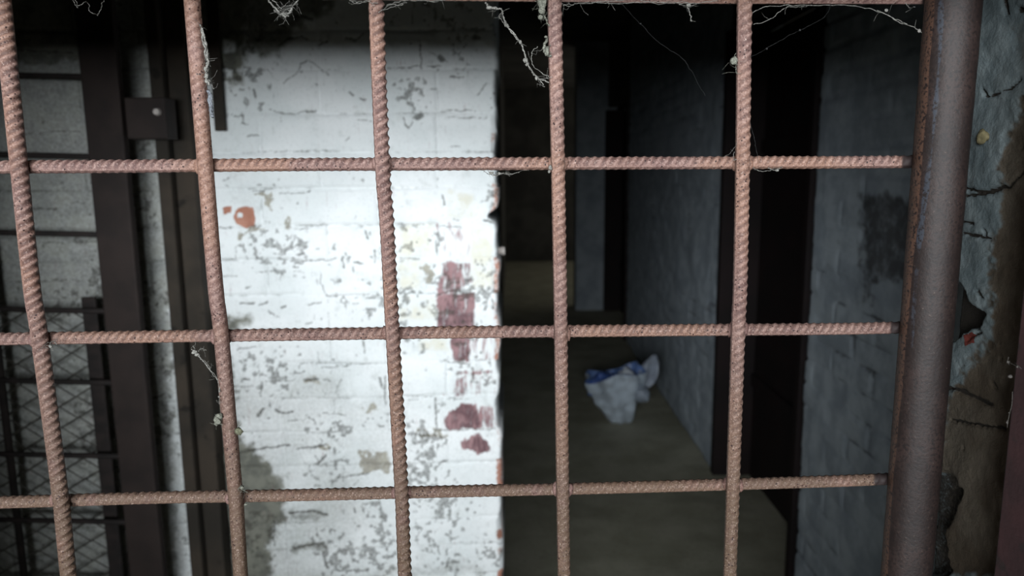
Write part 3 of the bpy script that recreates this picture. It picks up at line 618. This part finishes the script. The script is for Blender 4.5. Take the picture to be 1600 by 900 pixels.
# weld beads at the crossings
M_WELD = M_REBAR
wp = []
for k, (p, _, _) in enumerate(up):
    pu = np.array(p, float)
    for j, (c, _, _) in enumerate(cr[:3]):
        pc = np.array(c, float)
        y = 400.0
        for _ in range(6):
            x = np.interp(y, pu[:, 1], pu[:, 0]); y = np.interp(x, pc[:, 0], pc[:, 1])
        a = Acc(); 
        for sx in (-1, 1):
            a.blob(on_grille(x+sx*10.5, y+random.uniform(-2, 4), .002), (.0034, .0042, .0052+.002*random.random()), k*7+j*3+sx, .35, 2)
        o = a.build('weld_bead', M_REBAR); wp.append((parts[k], o))
for par, o in wp:
    o.parent = par; o.matrix_parent_inverse = Matrix.Translation(gr.location).inverted() @ Matrix.Identity(4)
    o.matrix_parent_inverse = (Matrix.Translation(gr.location) @ Matrix.Translation(-gr.location)).inverted()

def frame_post(name, ptop, pbot, mat, w=.040, ztop=1.5+LINT-.002, zbot=.002, attr=True):
    # rounded square steel tube, slightly bent as the photo shows
    K = 48; th = np.arange(K)/K*2*PI
    c, s = np.cos(th), np.sin(th); pw = 2.25
    rr = (np.abs(c)**pw+np.abs(s)**pw)**(-1/pw)
    prof = np.stack([c*rr, s*rr], 1)*w/2
    zs = np.arange(zbot, ztop, .003); zs = np.r_[zs, ztop]
    t = (ptop[2]-zs)/(ptop[2]-pbot[2]); cen = ptop[None]+(pbot-ptop)[None]*t[:, None]
    ang = math.radians(-18); ca, sa = math.cos(ang), math.sin(ang)
    X = cen[:, 0][:, None]+prof[None, :, 0]*ca-prof[None, :, 1]*sa
    Y = cen[:, 1][:, None]+prof[None, :, 0]*sa+prof[None, :, 1]*ca
    Z = np.repeat(zs[:, None], K, 1)
    nz = .0007*(fbm(Z*60, th[None]*2+Z*0, 4, 4)-.5)
    X = X+nz*np.cos(th+ang)[None]; Y = Y+nz*np.sin(th+ang)[None]
    V = np.stack([X, Y, Z], -1).reshape(-1, 3); n = len(zs)
    f = tube_faces(n, K)
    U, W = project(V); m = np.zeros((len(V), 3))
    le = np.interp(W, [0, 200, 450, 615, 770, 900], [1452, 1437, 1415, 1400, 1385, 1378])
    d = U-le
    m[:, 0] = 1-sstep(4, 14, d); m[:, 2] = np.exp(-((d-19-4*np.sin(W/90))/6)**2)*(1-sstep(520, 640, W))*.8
    return new_obj(name, V, f, mat, None, attrs={'m': m})
pt = (on_grille(1452, 0, -.01)+on_grille(1527, 0, -.01))/2; pb = (on_grille(1379, 900, -.01)+on_grille(1452, 900, -.01))/2
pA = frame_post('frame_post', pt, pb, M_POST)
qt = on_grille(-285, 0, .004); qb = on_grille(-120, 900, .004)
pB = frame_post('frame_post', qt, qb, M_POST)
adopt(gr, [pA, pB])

# outer dark-red door post standing on the reveal
def outer_post():
    a = at_y(1596, 450, .50); e = at_y(1558, 880, .50)
    x = (a[0]+e[0])/2
    acc = Acc(); acc.box((x, .455, .002), (x+.012, .50, 1.80)); acc.box((x, .455, .002), (x+.04, .463, 1.80))
    bm = bmesh.new(); add_box(bm, (x+.012, .478, .90), (.024, .046, 1.80)); 
    o = bm_obj('jamb_bar', bm, M_RED, bevel=.002)
    return o, x
o, OX = outer_post()
tag(o, 'dark red painted steel jamb bar fixed against the plaster at bottom right', 'jamb bar')

# ------------------------------------------------------------------ inner grille door on the left (post, rods, expanded metal)
DY = 1.545
gd = thing('grille_door', 'dark inner door of steel rods and diamond mesh at left, before white bricks', 'door', (-.9, DY, .05))
ps = []
def leaf_bar(name, tl, tr, bl, br, Y, depth, mat, bev=.003, lip=None):
    """vertical member from traced edges (at two rows) as a true vertical box"""
    xl = (at_y(*tl, Y)[0]+at_y(*bl, Y)[0])/2; xr = (at_y(*tr, Y)[0]+at_y(*br, Y)[0])/2
    bm = bmesh.new(); add_box(bm, ((xl+xr)/2, Y+depth/2, 1.10), (xr-xl, depth, 2.16))
    if lip: add_box(bm, ((xl+xr)/2-(xr-xl)/2+.003, Y-lip/2+.002, 1.10), (.006, lip, 2.16))
    return bm_obj(name, bm, mat, bevel=bev), xl, xr
st1, xl1, xr1 = leaf_bar('door_stile', (117,0), (180,0), (199,900), (249,900), DY, .022, M_DSTEEL)
ps.append(st1)
st2, xl2, xr2 = leaf_bar('dark_strip', (84,60), (108,60), (166,860), (188,860), DY+.046, .008, M_ROD)
# dark strip along the mesh edge, only on the lower half
st2.scale[2] = .56; st2.location[2] = .012
ps.append(st2)
for y in (118, 243, 365, 485, 597, 712, 815, 915):
    zl = at_y(10, y-3, DY+.02)[2]; zr = at_y(150, y+2, DY+.02)[2]
    a = Acc(); x0 = at_y(-230, y, DY)[0]
    a.tube(resample([(x0, DY+.022, zl-(zr-zl)*.9), (xl1+.01, DY+.022, zr)], .05)[0], .0062, 10)
    o = a.build('cross_rod', M_ROD); ps.append(o)
a = Acc(); p0 = at_y(-8, 470, DY+.036); p1 = at_y(37, 900, DY+.036)
a.tube([(p0[0], DY+.034, 2.1), (p1[0], DY+.034, .10)], .0085, 10); ps.append(a.build('upright_rod', M_ROD))
xo = at_y(-230, 450, DY)[0]
bm = bmesh.new(); add_box(bm, (xo, DY+.02, 1.10), (.06, .045, 2.16)); ps.append(bm_obj('door_stile', bm, M_DSTEEL, bevel=.003))
# expanded metal
a = Acc(); LW, SW = .084, .050; ztop = at_y(80, 492, DY+.05)[2]
nrow = int((ztop-.15)/SW)
xm0, xm1 = xo, xr2-.004
for r_ in range(nrow*2):
    z = ztop-r_*SW/2; ph = (r_ % 2)*LW/2
    n = int((xm1-xm0)/(LW/4))
    pts = []
    for i in range(n+1):
        x = xm0+i*LW/4; t = ((x-xm0+ph)/LW) % 1.0
        w = abs(t*2-1)*2-1                     # triangle wave
        w = np.clip(w*1.25, -1, 1)
        pts.append((x, DY+.052+.002*w, z+w*SW*.25+.004*(vnoise(np.array(x*9), np.array(z*9), 3)-.5)))
    a.tube(pts, .0018, 4)
ps.append(a.build('mesh_panel', M_MESH, smooth=False))
# lock box between the stile and the jamb
b0 = at_y(193, 152, DY-.005); b1 = at_y(262, 217, DY-.005)
bm = bmesh.new(); add_box(bm, ((b0[0]+b1[0])/2, DY+.02, (b0[2]+b1[2])/2), (b1[0]-b0[0], .05, b0[2]-b1[2]))
lk = bm_obj('lock_box', bm, M_DSTEEL, bevel=.003); ps.append(lk)
adopt(gd, ps)
bm = bmesh.new(); c = at_y(246, 175, DY-.006)
bmesh.ops.create_cone(bm, cap_ends=True, segments=14, radius1=.0075, radius2=.006, depth=.008, matrix=Matrix.Translation(Vector((c[0], DY-.009, c[2]))) @ Matrix.Rotation(PI/2, 4, 'X'))
o = bm_obj('rivet', bm, M_BOLT); o.parent = lk

# timber jamb standing against the white wall
JY = 1.605
jb = thing('timber_jamb', 'dark stepped timber jamb between the mesh door and white brick wall', 'jamb', (-.8, JY, 0))
xa = at_y(252, 330, JY)[0]; xb = at_y(272, 330, JY)[0]; xc = at_y(302, 330, JY)[0]
wyb = lambda x: WY+x*math.tan(WYAW)
j = []
bm = bmesh.new(); add_box(bm, ((xa+xb)/2, JY+.02, 1.1), (xb-xa, .05, 2.2)); j.append(bm_obj('jamb_board', bm, M_WOOD, bevel=.004))
bm = bmesh.new(); add_box(bm, ((xb+xc)/2, JY+.045, 1.1), (xc-xb, .05, 2.2)); j.append(bm_obj('jamb_board', bm, M_WOOD, bevel=.004))
adopt(jb, j)

# strap hanging on the wall near the jamb
c0 = at_y(336, 40, WY-.035); c1 = at_y(352, 205, WY-.035)
sp_ = thing('steel_strap', 'short dark flat steel strap hanging on white bricks beside the second upright bar', 'strap', (c0[0], WY-.03, c1[2]))
bm = bmesh.new(); xw = (at_y(352, 170, WY-.035)[0]-at_y(335, 170, WY-.035)[0]); xcn = at_y(344, 170, WY-.035)[0]
add_box(bm, (xcn, WY-.040, (c1[2]+1.98)/2), (xw, .010, 1.98-c1[2])); o1 = bm_obj('strap_plate', bm, M_WOOD, bevel=.002)
bm = bmesh.new(); bmesh.ops.create_cone(bm, cap_ends=True, segments=8, radius1=.007, radius2=.007, depth=.012, matrix=Matrix.Translation(Vector((xcn, WY-.050, 1.93))) @ Matrix.Rotation(PI/2, 4, 'X'))
o2 = bm_obj('bolt_head', bm, M_ROD); adopt(sp_, [o1, o2])

# bolt end jutting out of the white wall's free edge
p = at_y(778, 392, WY+.10); a = Acc()
a.tube([(-.06, WY+.10, p[2]), (at_y(786, 392, WY+.1)[0], WY+.10, p[2]+.001)], .0088, 14)
db = thing('door_bolt', 'pale steel bolt end sticking out from the edge of the white brick wall', 'bolt', (-.04, WY+.10, p[2]))
o1 = a.build('bolt_rod', M_BOLT); a = Acc(); x = at_y(786.5, 392, WY+.1)[0]
a.tube([(x-.003, WY+.10, p[2]), (x+.004, WY+.10, p[2])], [.0112, .0098], 14); o2 = a.build('bolt_head', M_BOLT); adopt(db, [o1, o2])

# ------------------------------------------------------------------ plastic bag on the passage floor
def bag():
    base = at_z(968, 660, .012)
    BY = base[1]+.06
    K = 56; lev = 26
    t = np.linspace(0, 1, lev); th = np.arange(K)/K*2*PI
    T_, TH = np.meshgrid(t, th, indexing='ij')
    wid = np.interp(t, [0, .04, .15, .5, .8, .93, 1], [.055, .075, .085, .130, .165, .172, .165])[:, None]
    dep = np.interp(t, [0, .04, .15, .5, .8, 1], [.05, .075, .085, .115, .14, .14])[:, None]
    fold = .013*np.sin(TH*7+3*T_)*(.3+T_)+.035*(fbm(TH*2.2, T_*4, 8, 3)-.5)
    cs, sn = np.cos(TH), np.sin(TH)
    pw = 2.5; rr = (np.abs(cs)**pw+np.abs(sn)**pw)**(-1/pw)
    hgt = .300+.035*np.sin(TH+PI*.55)+.020*np.sin(3*TH)
    X = wid*cs*rr+fold*cs; Y = dep*sn*rr+fold*sn
    Z = T_*hgt
    X = X-.026*T_+.01*(1-T_)
    V = np.stack([X, Y, Z], -1)
    # rim rolls inwards and down into the bag
    lev2 = 9; inn = []
    for q in range(1, lev2+1):
        k = q/lev2
        ring = V[-1].copy(); cen = V[-1].mean(0)
        ring = cen+(ring-cen)*(1-.10*k); ring[:, 2] = V[-1][:, 2]-.075*k*k+.010*math.sin(k*PI)
        inn.append(ring)
    n0 = lev
    outer = V.reshape(-1, 3); inner = np.vstack([V[-1:]]+[q[None] for q in inn]).reshape(-1, 3)
    root = thing('plastic_bag', 'pale plastic carrier bag with blue print standing open on the passage floor', 'bag', (base[0], BY, 0))
    f = tube_faces(lev, K).tolist()+[list(range(K))[::-1]]
    body = new_obj('bag_body', outer, f, mat_bag('milky_plastic', (206, 218, 230)), root)
    rim = new_obj('blue_rim', inner, tube_faces(lev2+1, K).tolist()+[[lev2*K+a for a in range(K)]], mat_bag('blue_printed_plastic', (112, 140, 196)), root)
    rim['label'] = 'blue lining of the rolled-in rim'
    # crumpled handle ear on the right side
    n, m = 20, 16; uu, vv = np.meshgrid(np.linspace(0, 1, n), np.linspace(0, 1, m))
    wv = np.interp(vv, [0, .25, .55, .8, 1], [.055, .105, .12, .085, .02])
    x = .135+.075*vv+(uu-.5)*wv*1.0; z = .165+.245*vv+.03*np.sin(uu*PI)*(1-vv)
    y = .0+.05*(fbm(uu*5, vv*4, 6, 3)-.5)+.035*np.sin(uu*9+vv*3)*(.35)
    x = x-.06*(1-sstep(0, .25, vv))
    V2 = np.stack([x, y, z], -1).reshape(-1, 3)
    i = np.arange(m-1)[:, None]*n; jj = np.arange(n-1)[None]
    ear = new_obj('handle', V2, np.stack([i+jj, i+jj+1, i+n+jj+1, i+n+jj], -1).reshape(-1, 4), mat_bag('thin_grey_plastic', (164, 172, 186)), root)
    md = ear.modifiers.new('thickness', 'SOLIDIFY'); md.thickness = .006; md.offset = 0
    md = ear.modifiers.new('smooth', 'SUBSURF'); md.levels = 1; md.render_levels = 1
    a = Acc(); a.blob((.125, -.09, .20), (.055, .05, .05), 4, .5, 3); kn = a.build('handle_knot', mat_bag('thin_grey_plastic_knot', (166, 176, 190)), root)
    # gathered plastic at the mouth
    zt = .285
    for nm, lb, c, r, colr, sd in [('gathered_mouth', 'whitish crumpled fold in the bag mouth', (.055, .0, zt-.012), (.050, .055, .052), (222, 228, 236), 5),
                               ('gathered_mouth', 'deep blue crumpled fold in the bag mouth', (-.095, -.02, zt-.04), (.070, .07, .060), (82, 112, 184), 9)]:
        a = Acc(); a.blob(c, r, sd, .7, 4); o = a.build(nm, mat_bag(nm+str(sd), colr), root); o['label'] = lb
bag()

# ------------------------------------------------------------------ cobwebs and fluff caught on the grille
def web(label, strands, lumps=(), cat='cobweb', name='cobweb', off=-.012, r=.00022, mat=None, fuzz=0):
    a = Acc()
    for st in strands:
        pts, rr = (st, r) if not isinstance(st, tuple) else st
        P = np.array([on_grille(x, y, off+.004*math.sin(i*1.9)) for i, (x, y) in enumerate(pts)])
        P = smooth_path(P, 10)
        P = P+np.stack([(fbm(np.arange(len(P))*.35+k*9, np.zeros(len(P))+len(pts)*3.3+P[0, 0]*90, 5+k, 3)-.5)*.0022 for k in range(3)], 1)
        a.tube(P, rr*(.75+.6*rng.random(len(P))), 5)
        for _ in range(fuzz):
            i = rng.integers(0, len(P)); d = rng.normal(size=3)*.004
            a.tube([P[i], P[i]+d*.5+rng.normal(size=3)*.001, P[i]+d], .00008, 4)
    for (x, y, rx, ry) in lumps:
        a.blob(on_grille(x, y, off), (rx*.00045, min(rx, ry)*.0004, ry*.00045), int(x) % 40, .55, 3)
    o = a.build(name, mat or M_WEB); return tag(o, label, cat, 'cobwebs caught on the grille')
web('pale cobweb sagging in a V between the second and third upright bars', [
    ([(412,-12),(422,4),(431,14),(436,20)], .0006), ([(416,-12),(428,2),(440,14)], .0003), ([(436,20),(444,23),(452,19),(457,10)], .0008),
    ([(428,16),(437,21),(446,25)], .0009), [(440,12),(450,9),(457,9)], [(457,10),(464,3),(472,-8)], ([(455,20),(457,12),(462,4),(474,-10)], .0004), [(436,18),(444,14),(455,18)], [(441,22),(448,14),(457,14)], [(434,12),(440,18),(450,24)]],
    [(444,22,5,2),(449,25,3,1.5)], fuzz=6)
web('grey wisps of cobweb either side of the third upright bar at the top', [[(540,-4),(556,3),(572,2),(590,6)], [(545,1),(560,5),(580,0)], [(592,20),(605,10),(622,8),(636,4)], [(598,16),(612,11),(630,7)], [(604,8),(620,3),(640,0)], [(640,0),(668,2),(696,0)], [(660,-2),(680,3),(700,-1)]], fuzz=3)
web('long dusty cobweb strand dangling to the left of the fourth upright bar', [
    ([(758,4),(764,11),(772,13),(783,14)], .0007), ([(783,14),(787,28),(793,42),(806,56),(814,68),(820,84),(823,98),(831,112),(843,124),(858,128)], .0005), ([(784,16),(788,30),(795,44),(808,60),(816,72),(822,90),(826,104),(838,120),(850,132)], .00032),
    [(838,120),(846,128),(850,136)], [(843,124),(852,122),(862,120)], [(841,72),(832,80),(830,92),(834,104),(846,114),(858,120)], [(786,18),(781,26),(790,40)]],
    [(765,12,5,3),(773,13,4,2.5),(821,94,3.5,4),(824,100,3,4),(838,122,2.5,3),(813,66,2,3),(794,42,2,2)], fuzz=4)
web('ragged grey web tuft hanging on the left side of the fourth bar top', [([(846,12),(850,24),(858,40)], .0005), [(842,-5),(844,12),(848,20)], [(840,26),(846,30),(852,28)], [(836,2),(842,6),(846,14)]], [(848,2,8,13),(847,16,6,6),(845,27,4,4)], mat=M_LUMP, fuzz=6)
web('small curled web lump stuck to the left of the fourth bar below its top tuft', [([(852,56),(855,62),(850,70),(850,78),(855,86),(861,88)], .0009), [(850,72),(856,74),(860,70)], [(851,80),(857,83),(861,82)]], [(854,80,4,7)], mat=M_LUMP, fuzz=3)
web('cobweb fringe along the underside of the top cross bar between fourth and fifth bars', [[(878,6),(888,9),(898,7),(920,4)], [(880,8),(886,7),(896,8)], [(905,6),(940,3),(975,1)], [(925,4),(960,5),(1000,4),(1040,3),(1080,5),(1120,2)], [(950,2),(952,8)], [(1000,2),(1040,6),(1075,3)], ([(1074,10),(1078,22),(1080,32)], .0004), [(1062,6),(1076,10),(1088,6)]], [(1076,8,4,3),(1080,32,1.5,1.5)], fuzz=3)
web('pale fluff ball stuck on the left side of the fifth upright bar', [[(1150,84),(1147,92),(1150,102)], [(1151,100),(1150,110),(1151,116)]], [(1147,95,6,6.5)], name='dust_tuft', mat=M_LUMP, fuzz=6)
web('fine web arcs below the top cross bar by the steel post', [[(1176,20),(1196,11),(1222,9),(1250,9),(1290,8),(1330,9),(1360,14),(1385,24),(1408,36),(1424,40),(1440,50)], [(1177,38),(1200,32),(1220,17),(1232,10)], [(1230,10),(1250,11),(1268,8)], [(1370,16),(1395,28),(1418,38)], [(1415,4),(1422,12),(1430,10)]], [(1385,16,3,2.5),(1436,48,3,3)], fuzz=2)
M_FAINT = mat_web('faint_thread', (48, 48, 48))
web('broken web thread with two bright specks under the top cross bar', [([(1172,90),(1186,82),(1198,76),(1214,66),(1240,52),(1250,47),(1262,42),(1290,24),(1300,2)], .00010)], [(1198,76,1.8,1.5),(1250,47,2,1.4)], mat=M_FAINT)
web('short web thread hugging the right side of the fifth bar above first cross bar', [([(1172,190),(1178,215),(1181,232),(1184,252)], .00014)], mat=M_FAINT)
web('barely visible single thread between the fourth and fifth upright bars', [([(966,-4),(980,16),(1000,36),(1018,56),(1040,74),(1062,88),(1078,106),(1090,130),(1102,150)], .00009)], [(1001,37,1.2,1)], mat=M_FAINT)
web('web strand from second cross bar down to the second upright bar', [([(302,540),(305,548),(312,556)], .0004), ([(300,546),(306,552),(320,568),(332,584),(342,598),(344,612)], .0004), [(312,556),(328,576),(340,594)], [(341,600),(343,618),(342,632)], [(310,548),(318,546),(322,548)]], [(304,550,5,4),(308,554,4,3),(342,620,1.8,1.8)], fuzz=5)
web('square grey fluff flake on the left of the second bar above third cross bar', [[(336,648),(338,660),(348,664)]], [(340,656,7,8),(343,650,6,5),(338,662,4,4)], name='dust_tuft', mat=M_LUMP, fuzz=5)
web('round greenish fluff knot on the right of the second bar above third cross bar', [[(360,674),(366,675),(370,672)]], [(373,674,6.5,6.5)], name='dust_tuft', mat=mat_web('greenish_fluff', (104, 104, 86)), fuzz=8)
web('grey dusty web rope clinging along the right side of the second bar', [([(313,38),(316,56),(319,72),(322,88),(324,104),(323,120),(326,132)], .0006), ([(316,44),(320,66),(324,84),(325,100)], .0008), ([(318,66),(322,80),(326,96),(322,112),(325,124)], .0005), [(326,124),(331,132),(333,140)], [(318,120),(326,126)]], [(321,70,3,6),(324,86,4.5,7),(323,108,4,5),(325,127,5,4),(323,118,3,5)], fuzz=6)
web('bluish white papery sliver hanging right of the second upright bar', [([(326,140),(328,160),(330,180)], .0012), ([(328,142),(331,162),(331,184)], .0010)], [], name='dry_leaf_sliver', cat='debris', mat=mat_web('pale_papery', (112, 115, 120)))
web('thin looping web thread between the first and second upright bars at the top', [[(112,-13),(116,4),(122,12)], [(112,-13),(118,2),(124,10),(132,3),(138,6),(139,16),(146,22),(154,22),(159,15),(158,6),(164,2)]], r=.00014)
web('web scraps under the first cross bar beside the white wall edge', [[(756,268),(764,272),(772,268)], [(766,270),(776,274),(788,270)], [(780,270),(796,272),(812,268)], [(790,270),(800,274)], [(762,266),(770,274),(780,270)]], [(768,270,4,2.5),(780,271,3,2),(860,262,3,4),(858,268,2,3)], fuzz=3)
web('web scraps at the weld of first upright bar and second cross bar', [[(74,534),(80,540),(82,548)], [(78,536),(84,534),(88,538)], [(72,544),(80,546)]], [(79,541,3,3)], fuzz=6)
web('web tuft on top of the second bar and third cross bar weld', [[(372,764),(378,758),(382,762)], [(376,768),(382,766),(386,770)]], [(378,762,4,4),(384,788,3,2)], mat=M_LUMP, fuzz=6)
web('web scraps in the corner of fifth upright bar and first cross bar', [([(1148,238),(1146,246),(1150,250)], .0002), ([(1200,262),(1212,266),(1222,262)], .0003), ([(1176,262),(1190,268),(1206,266)], .0002), ([(1132,246),(1142,238),(1150,226)], .0001)], [(1214,266,3,2)], fuzz=2)
# crumb on the plaster
a = Acc(); p = at_x(1535, 214, .388); a.blob(p, (.003, .0062, .0058), 5, .5, 3)
tag(a.build('plaster_crumb', M_CRUMB), 'small yellowish crumb stuck on the grey plaster', 'crumb')
# cobweb on the dark red jamb bar
a = Acc()
def jw(pts, r=.00018):
    P = smooth_path([at_x(x, y, OX-.0002) for i, (x, y) in enumerate(pts)], 8); a.tube(P, r, 5)
for q in [[(1576,558),(1574,566),(1577,570)], [(1576,566),(1584,570),(1594,575)], [(1582,612),(1581,632),(1577,648),(1574,664)], [(1574,656),(1574,668)], [(1585,566),(1596,576)]]: jw(q)
for x, y, r in [(1578,588,3.2),(1575,566,2.4),(1590,573,2),(1574,660,2.2),(1577,645,1.4)]: a.blob(at_x(x, y, OX), (r*.00042,)*3, int(x) % 17, .5, 2)
tag(a.build('cobweb', mat_web('dim_cobweb', (92, 88, 84))), 'pale web specks on the dark red jamb bar at the right edge', 'cobweb', 'cobwebs caught on the grille')

# ------------------------------------------------------------------ light: daylight from the entrance behind the camera
w = bpy.data.worlds.new('daylight'); sc.world = w; w.use_nodes = True
bg = w.node_tree.nodes['Background']; bg.inputs['Color'].default_value = (.95, .93, .82, 1); bg.inputs['Strength'].default_value = .19
def area(name, loc, target, sx, sy, power, col):
    L = bpy.data.lights.new(name, 'AREA'); L.shape = 'RECTANGLE'; L.size = sx; L.size_y = sy; L.energy = power; L.color = col
    o = bpy.data.objects.new(name, L); COL.objects.link(o); o.location = loc
    o.rotation_euler = (Vector(target)-Vector(loc)).to_track_quat('-Z', 'Y').to_euler(); return o
area('daylight_from_entrance', (-.75, -5.6, 1.86), (-.1, 1.7, 1.5), 5.4, 2.3, 1400, (.90, .96, 1.0))
o = box('wall_light_blocker', (-5.0, -2.2, 0), (3.0, -2.0, 1.27), M_DARK); tag(o, 'unseen parapet added behind the viewer to dim the lower white wall', 'wall', kind='structure')  # unseen wall added to block light from the lower white wall

# ------------------------------------------------------------------ camera
cd = bpy.data.cameras.new('camera'); cam = bpy.data.objects.new('camera', cd); COL.objects.link(cam)
cd.sensor_fit = 'HORIZONTAL'; cd.sensor_width = 36; cd.lens = 36*F/1600; cd.clip_start = .01
M = Matrix(((RT[0], UP[0], -fwd[0], CAM[0]), (RT[1], UP[1], -fwd[1], CAM[1]), (RT[2], UP[2], -fwd[2], CAM[2]), (0, 0, 0, 1)))
cam.matrix_world = M
cd.dof.use_dof = True; cd.dof.focus_distance = .615; cd.dof.aperture_fstop = 6.5
sc.camera = cam
sc.view_settings.view_transform = 'Standard'; sc.view_settings.look = 'None'
sc.view_settings.gamma = 1; sc.view_settings.use_curve_mapping = False; sc.view_settings.exposure = 0
